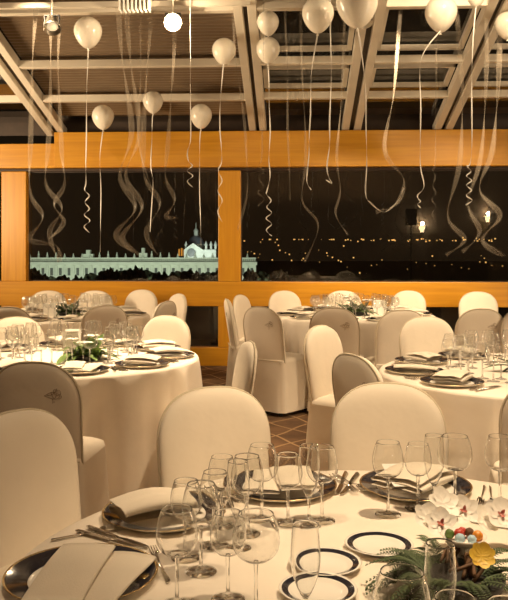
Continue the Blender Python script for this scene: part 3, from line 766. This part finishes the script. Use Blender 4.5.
def leaf_mb(m, base, dirv, L_, w, mi=0, curl=.3):
    base = Vector(base); d = Vector(dirv).normalized(); sd = d.cross(Vector((0, 0, 1)))
    sd = sd.normalized() if sd.length > 1e-4 else Vector((1, 0, 0)); up = sd.cross(d); vs = []; fs = []; n = 5
    for k in range(n+1):
        t = k/n; ww = w*sin(PI*min(1, t*.92+.06))**.65; c = base+d*(L_*t)-Vector((0, 0, 1))*(curl*L_*t*t)
        vs += [c-sd*ww+up*ww*.35, c, c+sd*ww+up*ww*.35]
    for k in range(n):
        a = k*3; fs += [(a, a+1, a+4, a+3), (a+1, a+2, a+5, a+4)]
    m.add(vs, fs, mi)
def arrangement(T, size, lab, n_leaf, n_flow, leafmat, seed, detailed=False, big=1.0, cx=0, cd_=0):
    rnd = random.Random(seed); root = tag(empty('flower_arrangement', WP(T[0]+cx, T[1]+cd_, ZT+.001)), lab, 'flowers', 'table centrepieces')
    m = MB(); m.lathe([(0, 0), (.07*size, 0), (.085*size, .03), (.08*size, .035), (0, .03)], 20); ob('dish', m.mesh('dish', M['black']), root)
    m = MB()
    for k in range(n_leaf):
        a = rnd.uniform(0, 2*PI); e = rnd.uniform(.05, 1.2); r = rnd.uniform(0, .07*size)
        leaf_mb(m, (r*cos(a), r*sin(a), .03), (cos(a)*cos(e), sin(a)*cos(e), sin(e)), rnd.uniform(.06, .14)*size, rnd.uniform(.008, .02)*size*big, 0, rnd.uniform(.1, .7))
    lf = ob('foliage', m.mesh('foliage', M[leafmat]), root)
    for k in range(n_flow):
        a = 2*PI*k/n_flow+rnd.uniform(-.3, .3); r = rnd.uniform(.05, .10)*size; z = rnd.uniform(.07, .11)*size
        m = MB()
        for q in range(5): b_ = 2*PI*q/5+a; leaf_mb(m, (0, 0, 0), (cos(b_), sin(b_), .45), .045*size, .020*size, 0, .2)
        fl = ob('blossom', m.mesh('blossom', M['petal']), root, (r*cos(a), r*sin(a), z))
        if detailed:
            m = MB()
            for q in range(3): b_ = 2*PI*q/3+a; leaf_mb(m, (0, 0, .003), (cos(b_), sin(b_), .8), .02*size, .006*size, 0, .2)
            ob('throat', m.mesh('throat', M['blotch']), fl)
    return root
arrangement(T1, 1.25, 'low green leaves with white blossoms on the left middle table', 46, 4, 'leaf', 3, big=1.5, cx=.12, cd_=-.12)
arrangement(T2, 1.2, 'low dark greenery among the glasses of the right middle table', 50, 3, 'fern', 4)
arrangement(T3, 1.5, 'dark greenery in the middle of the far right table', 60, 3, 'fern', 6)
arrangement(T4, 1.4, 'dark greenery in the middle of the far left table', 50, 2, 'fern', 9)
# the close centrepiece: fern spray, bark, orchid blossoms, a yellow bloom
rnd = random.Random(2)
ctr = tag(empty('flower_arrangement', WP(.40, 1.60, ZT+.001)), 'fern, white orchids and a yellow bloom in the lower right of the close table', 'flowers', 'table centrepieces')
m = MB(); m.lathe([(0, 0), (.085, 0), (.10, .04), (.094, .045), (0, .035)], 28); ob('dish', m.mesh('dish', M['black']), ctr)
m = MB()
for k in range(80):
    a = rnd.uniform(.0, 2*PI) if k % 2 else rnd.uniform(2.2, 4.4); e = rnd.uniform(.1, .9); L_ = rnd.uniform(.09, .15); b0 = Vector((.05*cos(a), .05*sin(a), .035))
    d = Vector((cos(a)*cos(e), sin(a)*cos(e), sin(e)))
    for q in range(17):                                    # a frond: pairs of leaflets along a rib
        t = q/16; c = b0+d*(L_*t)-Vector((0, 0, .5*L_*t*t)); sd = d.cross(Vector((0, 0, 1))).normalized()
        for s in (-1, 1): leaf_mb(m, c, sd*s+d*.7, .024*(1-.7*t), .0022, 0, .3)
ob('fern', m.mesh('fern', M['fern']), ctr)
m = MB()
for k in range(9):
    a = rnd.uniform(-1.2, 1.6); r = rnd.uniform(.02, .07); m.tube(catmull([(r*cos(a), r*sin(a), .04), (r*cos(a)+rnd.uniform(-.03, .03), r*sin(a)+rnd.uniform(-.03, .03), .075), (r*cos(a)+rnd.uniform(-.05, .05), r*sin(a)+rnd.uniform(-.05, .05), .06)], 4), .004, 6)
ob('bark', m.mesh('bark', M['brown']), ctr)
def petal_mb(m, ang, L_, w, lift, n=10):
    """one rounded, slightly cupped petal"""
    d = Vector((cos(ang), sin(ang), 0)); sd = Vector((-sin(ang), cos(ang), 0)); c = d*(L_*.55); vs = [tuple(c+Vector((0, 0, lift*.25*L_)))]; fs = []
    for r in (.5, 1.0):
        for k in range(n):
            t = 2*PI*k/n; p = c+d*(L_*.55*r*cos(t))+sd*(w*r*sin(t)*(1-.25*cos(t))*1.0); q = (p.length/L_)
            vs.append((p.x, p.y, lift*L_*q*q*.8+.12*w*r*r))
    for k in range(n): k2 = (k+1) % n; fs += [(0, 1+k, 1+k2), (1+k, 1+n+k, 1+n+k2, 1+k2)]
    m.add(vs, fs)
def bloom(px, py, d, sc, mt, throat=True, n=5, tilt=(-.6, 0, 0)):
    w = PX(px, py, d); m = MB()
    for q in range(n): petal_mb(m, 2*PI*q/n+.3, .034*sc, .0165*sc*(1.25 if q % 2 else 1), .25)
    o = ob('blossom', m.mesh('blossom', M[mt]), ctr); o.location = w-ctr.location; o.rotation_euler = tilt
    if throat:
        m = MB()
        for q in range(3): petal_mb(m, 2*PI*q/3+1, .009*sc, .004*sc, 1.0, 8)
        ob('throat', m.mesh('throat', M['blotch']), o, (0, 0, .002))
for k, (px, py, d, sc, th) in enumerate(((443, 504, 1.86, 1.1, 0), (464, 511, 1.86, 1.0, 1), (441, 524, 1.78, 1.0, 1), (484, 520, 1.86, .95, 0), (501, 515, 1.86, 1.1, 1), (427, 517, 1.80, .9, 0))):
    bloom(px, py, d, sc, 'petal', bool(th), tilt=(.8, rnd.uniform(-.35, .35), rnd.uniform(-.5, .5)))
bloom(482, 556, 1.54,   .7, 'yellow', False, n=7, tilt=(.9, 0, 0))
# little dish of sweets
sd_ = WP(.44, 1.68, ZT+.075); root = tag(empty('sweet_dish', sd_), 'shallow white dish of coloured sweets set among the orchids', 'dish')
m = MB(); m.lathe([(0, .004), (.03, .004), (.046, .016), (.048, .016), (.034, 0), (0, 0)], 24); ob('dish_body', m.mesh('dish_body', M['china']), root)
m = MB(); m.lathe([(.03, -.074), (.012, -.05), (.012, 0)], 14, close=True); ob('foot', m.mesh('foot', M['china']), root)
for k, (x, y, r, mt, nm, lab) in enumerate(((-.012, -.022, .0105, 'blue', 'foil_sweet', 'left pale blue foil ball in the dish of sweets'), (.012, -.024, .0095, 'blue', 'foil_sweet', 'right pale blue foil ball in the dish of sweets'),
     (.028, -.006, .011, 'orange', 'orange_sweet', 'orange sweet at the right of the white dish'), (-.008, .004, .011, 'redm', 'red_sweet', 'red sweet in the middle of the white dish'), (.016, .016, .010, 'brown', 'nut', 'brown nut at the back of the white dish'),
     (-.028, .006, .010, 'leaf', 'green_sweet', 'green sweet at the left of the white dish'), (.002, .022, .0095, 'redm', 'red_sweet', 'red sweet at the back of the white dish'))):
    bm = bmesh.new(); bmesh.ops.create_icosphere(bm, subdivisions=3, radius=r)
    for v in bm.verts: v.co *= 1+.06*sin(v.co.x*700+k)*sin(v.co.z*600)
    me = bpy.data.meshes.new(nm); bm.to_mesh(me); bm.free(); me.materials.append(M[mt])
    for p_ in me.polygons: p_.use_smooth = True
    tag(ob(nm, me, None, sd_+Vector((x, y, .006+r))), lab, 'sweet', 'sweets in the white dish')

# ------------------------------------------------------------------ ceiling lights
def spot(px, py, d, aim, bulb, lab, on=True):
    p = PX(px, py, d); root = tag(empty('spot_light', p), lab, 'spot light', 'track spot lights')
    top = roof_z(p.y)+.0-p.z
    m = MB(); m.tube([(0, 0, .05), (0, 0, top)], .008, 8); m.box((0, 0, top-.02), (.10, .05, .04)); ob('mount', m.mesh('mount', M['paint'], False), root)
    m = MB(); m.box((-.062, 0, .02), (.008, .03, .10)); m.box((.062, 0, .02), (.008, .03, .10)); m.box((0, 0, .07), (.132, .03, .008)); ob('yoke', m.mesh('yoke', M['black'], False), root)
    rot = (Vector(aim)-p).to_track_quat('-Z', 'Y').to_euler()
    m = MB(); m.lathe([(0, .06), (.035, .06), (.042, .04), (.055, -.03), (.060, -.05), (.056, -.05), (.03, .01), (0, .02)], 24); h = ob('head', m.mesh('head', M['steelb']), root); h.rotation_euler = rot; h.scale = (1.25, 1.25, 1.25)
    m = MB(); m.lathe([(0, -.052), (.02, -.046), (.036, -.03), (.03, -.01), (0, -.005)], 20); ob('bulb', m.mesh('bulb', M[bulb]), h)
    return root
spot(173, 22, 6.75, WP(-.2, 1.0, 1.4), 'bulb', 'lit spot light shining at the camera under the roof')
spot(52, 24, 6.75, WP(-1.0, 5.0, .8), 'bulbdim', 'spot light at the upper left turned down to the table')
spot(364, 17, 6.75, WP(1.6, 4.6, .8), 'bulbdim', 'spot light half hidden behind a balloon at the top of the photo')
lamp('POINT', 'spot_bulb', PX(173, 24, 6.60), 22, size=.03)
m = MB(); a, b_ = PX(-60, 7, 6.85), PX(250, 3, 6.85); m.bar(a, b_, .05, .045); tag(ob('light_track', m.mesh('track', M['paint'], False)), 'pale track rail along the top left of the photo that carries the spots', 'track rail')
root = tag(empty('louvre_light', PX(135, 6, 6.78)), 'white louvred ceiling lamp at the top edge above the left window', 'ceiling lamp')
m = MB(); m.box((0, 0, .06), (.28, .11, .03)); ob('housing', m.mesh('housing', M['paint'], False), root)
for k in range(8): m = MB(); m.box((-.122+k*.035, 0, .0), (.014, .10, .09)); ob('louvre', m.mesh('louvre', M['card'], False), root)

# ------------------------------------------------------------------ back of the hall (seen mirrored in the window): wall lamps and a loudspeaker
def mirrored(px, py, y):
    """world point at depth-plane y that the window pane mirrors to this pixel"""
    u, v = (px-CX)/F, (YH-py)/F; dx, dy = u*cos(TH)-sin(TH), u*sin(TH)+cos(TH); yy = 2*(WY+.06)-y; t = yy/dy
    return Vector((dx*t, y, HC+v*t))
for k, (px, py) in enumerate(((422, 229), (488, 219))):
    p = mirrored(px, py, YB+.12); root = tag(empty('wall_lamp', p), ('wall lamp on the back wall beside the loudspeaker, seen mirrored in the window', 'wall lamp on the back wall mirrored at the right end of the window')[k], 'wall lamp', 'wall lamps')
    m = MB(); m.lathe([(.05, -.09), (.10, .09), (.094, .09), (.046, -.086)], 20); ob('shade', m.mesh('shade', M['shade']), root)
    m = MB(); m.box((0, -.08, -.03), (.08, .06, .14)); ob('bracket', m.mesh('bracket', M['steelb'], False), root)
    lamp('POINT', 'wall_lamp_bulb', p+Vector((0, .05, .15)), 18, size=.06)
p = mirrored(411, 217, YB+.5); root = tag(empty('loudspeaker', (p.x, p.y, 0)), 'black loudspeaker on a pole, seen mirrored in the right window', 'loudspeaker')
m = MB(); m.box((0, 0, p.z), (.30, .28, .46)); ob('cabinet', bevel(m.mesh('cabinet', M['black'], False), .02), root)
m = MB(); m.tube([(0, 0, .05), (0, 0, p.z-.22)], .02, 8); ob('pole', m.mesh('pole', M['black']), root)
for k in range(3): a = 2*PI*k/3; m = MB(); m.tube([(0, 0, .5), (.45*cos(a), .45*sin(a), .015)], .014, 6); ob('leg', m.mesh('leg', M['black']), root)

# ------------------------------------------------------------------ balloons and ribbons
def balloon_mesh():
    m = MB(); prof = []
    for k in range(25):
        t = PI*k/24; r = sin(t); z = cos(t)
        if z < 0: z *= 1.28; r *= (1-.22*(-z/1.28)**1.5)
        prof.append((max(r, .0), z))
    prof[-1] = (.035, -1.27); m.lathe(prof, 32)
    return m.mesh('balloon', M['balloon'], weld=.0005)
def knot_mesh():
    m = MB(); m.lathe([(.035, -1.26), (.03, -1.30), (.10, -1.40), (.085, -1.41), (.0, -1.34)], 12); return m.mesh('knot', M['balloon'])
BM, KM = balloon_mesh(), knot_mesh()
BAL = [(88, 31, 14, 'upper left, largest of the left bay'), (103, 116, 11, 'low over the beam, left end of the row of three'), (153, 101, 10, 'between the two crossing bars, middle of the row of three'),
       (201, 115, 11, 'low over the beam, right end of the row of three'), (224, 50, 12, 'beside the second rafter pair'), (268, 49, 12, 'right of the second rafter pair'),
       (318, 13, 16, 'large, top centre under the roof pane'), (357, 2, 21, 'largest, cut off by the top edge before the third rafter'), (441, 12, 16, 'large, top right under the roof pane'),
       (476, -4, 9, 'mostly cut off by the top edge at the right rafter'), (507, 24, 12, 'cut off by the right photo edge'), (268, 22, 11, 'added as the reflection of the lower one by the second rafter pair')]  # last entry: a mirror image in the roof glass, added as a balloon
bpos = []
for px, py, r, lab in BAL:
    p = roofpt(px, py, -.13); d = proj(p)[2]; rr = r*d/F
    if px == 357: p = PX(357, 2, 6.3); rr = 21*6.3/F; d = 6.3
    b_ = tag(empty('balloon', p), 'white helium balloon '+lab, 'balloon', 'white balloons under the roof'); b_.scale = (rr, rr, rr)
    b_.rotation_euler = (random.uniform(-.03, .03), random.uniform(-.03, .03), 0)
    ob('skin', BM, b_); ob('knot', KM, b_); bpos.append((px, py, r, d))
def ribbon(path, d, lab, mt='ribbon', w=.0055, wig=0.0, seed=0, grp='curling balloon ribbons', n=8, helix=0.0):
    rnd = random.Random(seed); pts = []
    for i, (px, py) in enumerate(path): pts.append(PX(px, py, d+(helix*(1 if i % 2 else -1))))
    c = catmull(pts, n); 
    if wig: c = [p+Vector((wig*sin(i*.55+seed), wig*cos(i*.4+seed), 0)) for i, p in enumerate(c)]
    m = MB(); m.tube(c, w, 6, 0, .12, .25)
    tag(ob('ribbon', m.mesh('ribbon', M[mt]), None), lab, 'ribbon', grp)
def curl(px, y0, y1, amp, n): return [(px+(amp if k % 2 else -amp)*(.7+.3*k/n), y0+(y1-y0)*k/n) for k in range(n+1)]
def under(i): px, py, r, d = bpos[i]; return (px, py+r*1.12), d
RB = [(0, [(87, 90), (86, 150), (86, 180)]+curl(87, 190, 233, 3, 7), 'white ribbon of the upper left balloon, ending in a zigzag'),
      (1, [(100, 160), (101, 200), (100, 252)], 'straight white ribbon under the left balloon of the row of three'),
      (2, [(152, 130), (151, 165), (153, 185), (150, 232)], 'white ribbon of the middle balloon in the row of three'),
      (3, [(199.5, 150), (200, 200), (201, 246)], 'straight white ribbon of the right balloon in the row of three, over the church'),
      (4, [(221, 90), (220, 130), (222, 160)]+curl(220, 170, 222, 2.5, 5), 'white ribbon of the balloon by the second rafter, wavy end on the window post'),
      (5, [(269, 90), (270, 130), (269, 160), (270, 178), (267, 190)]+curl(269, 195, 236, 3, 7), 'white ribbon with a corkscrew end right of the window post'),
      (6, [(312, 70), (310, 120), (309, 150), (307, 180), (311, 190)], 'white ribbon of the large top centre balloon with a short hook'),
      (7, [(364, 70), (366, 110), (366.5, 160), (366, 195), (371, 203), (384, 212), (397, 202), (404, 188)], 'white ribbon of the largest balloon sweeping in a hook over the right pane'),
      (8, [(421, 60), (421, 110), (420, 160), (424, 185), (418, 195)]+curl(419, 198, 208, 1.5, 3), 'white ribbon of the top right balloon with a knotted end'),
      (9, [(472, 60), (472, 110), (471, 160)]+curl(469, 166, 205, 3, 8), 'white ribbon with a corkscrew end at the right of the window')]
for k, (bi, path, lab) in enumerate(RB):
    st, d = under(bi); ribbon([st]+path, d-.02, lab, seed=k, helix=.006, wig=.002)
FR = [([(330, -12), (331, 60), (330, 120), (329, 150), (327, 172), (332, 183), (326, 180)], 6.7, 'white ribbon with a sharp hooked end, left of the bright lamp reflection', 'ribbon', .006),
      ([(191, -12), (190, 60), (191, 130), (188, 150)]+curl(190, 160, 187, 3, 5), 6.8, 'white ribbon with a short curl between the church and the swaying ribbons', 'ribbon', .005),
      ([(264, -12), (263, 60), (262, 150)]+curl(261, 165, 206, 3, 6), 6.9, 'thin ribbon curling just left of the corkscrew ribbon', 'sheer', .007),
      ([(436, -12), (436, 90), (435, 160)]+curl(434, 170, 222, 2, 7), 6.9, 'thin ribbon curling left of the right corkscrew', 'sheer', .007),
      ([(36, -12), (33, 60), (30, 150), (31, 195), (43, 217), (30, 239), (56, 246), (60, 262)], 7.0, 'sheer ribbon in wide zigzags at the left of the palace', 'sheer', .022),
      ([(50, -12), (51, 60), (48, 150), (46, 185), (62, 208), (50, 232), (58, 262)], 7.0, 'sheer ribbon in wide curves right of the zigzag one', 'sheer', .022),
      ([(62, -12), (58, 70), (62, 150), (64, 185), (54, 205), (64, 222), (48, 240)], 7.1, 'sheer ribbon crossing the wide curves at the left', 'sheer', .020),
      ([(118, -12), (122, 60), (132, 130), (120, 175), (135, 208), (116, 235), (134, 252)], 7.0, 'broad sheer ribbon in a long S before the palace', 'sheer', .026),
      ([(126, -12), (130, 60), (140, 130), (126, 175), (142, 208), (122, 238), (142, 256)], 7.05, 'second broad sheer ribbon following the long S', 'sheer', .026),
      ([(152, -12), (148, 60), (143, 150), (146, 180), (160, 205), (146, 232), (158, 255)], 7.0, 'sheer ribbon in curves right of the long S pair', 'sheer', .022),
      ([(176, -12), (172, 90), (167, 150), (166, 180), (175, 200), (166, 216), (178, 218)], 7.0, 'sheer ribbon with a bright flicked up end', 'sheer', .020),
      ([(345, -12), (342, 90), (337, 150), (340, 190), (336, 215), (348, 235)], 7.0, 'sheer ribbon hanging left of the hooked ribbon', 'sheer', .012),
      ([(300, -12), (303, 90), (306, 160), (302, 200), (318, 225), (305, 262)], 7.0, 'sheer ribbon falling to the sill in the right pane', 'sheer', .012),
      ([(402, -12), (394, 90), (385, 150), (404, 180), (396, 204), (376, 212)], 7.0, 'sheer ribbon curling back beside the long hook', 'sheer', .020),
      ([(456, -12), (462, 90), (460, 160), (448, 215), (464, 240), (446, 255)], 7.0, 'sheer ribbon in broad curves left of the right corkscrew end', 'sheer', .024),
      ([(500, -12), (498, 90), (492, 150), (480, 190), (500, 216), (482, 240), (504, 256)], 7.0, 'sheer ribbon in broad curves at the right photo edge', 'sheer', .026),
      ([(486, -12), (486, 90), (480, 160), (468, 205), (480, 232), (462, 252)], 7.05, 'sheer ribbon in broad curves between the right edge and the corkscrew', 'sheer', .022),
      ([(232, -12), (236, 60), (245, 130), (247, 190), (238, 230)], 7.1, 'thin sheer ribbon falling past the second window post', 'sheer', .012),
      ([(140, -12), (141, 60), (139, 140), (152, 190)], 7.2, 'thin straight sheer ribbon under the louvred lamp', 'sheer', .010),
      ([(285, -12), (287, 60), (288, 130), (290, 200)], 7.2, 'thin straight sheer ribbon by the small upper balloons', 'sheer', .010)]
for k, (path, d, lab, mt, w) in enumerate(FR):
    q = PX(path[0][0], path[0][1], d); zr = roof_z(q.y)+(.128 if path[0][0] < 250 else .168)
    path = [(path[0][0], YH-(zr-HC)*F/d)]+path[1:]
    ribbon(path, d, lab, mt, w, seed=40+k, wig=.003)
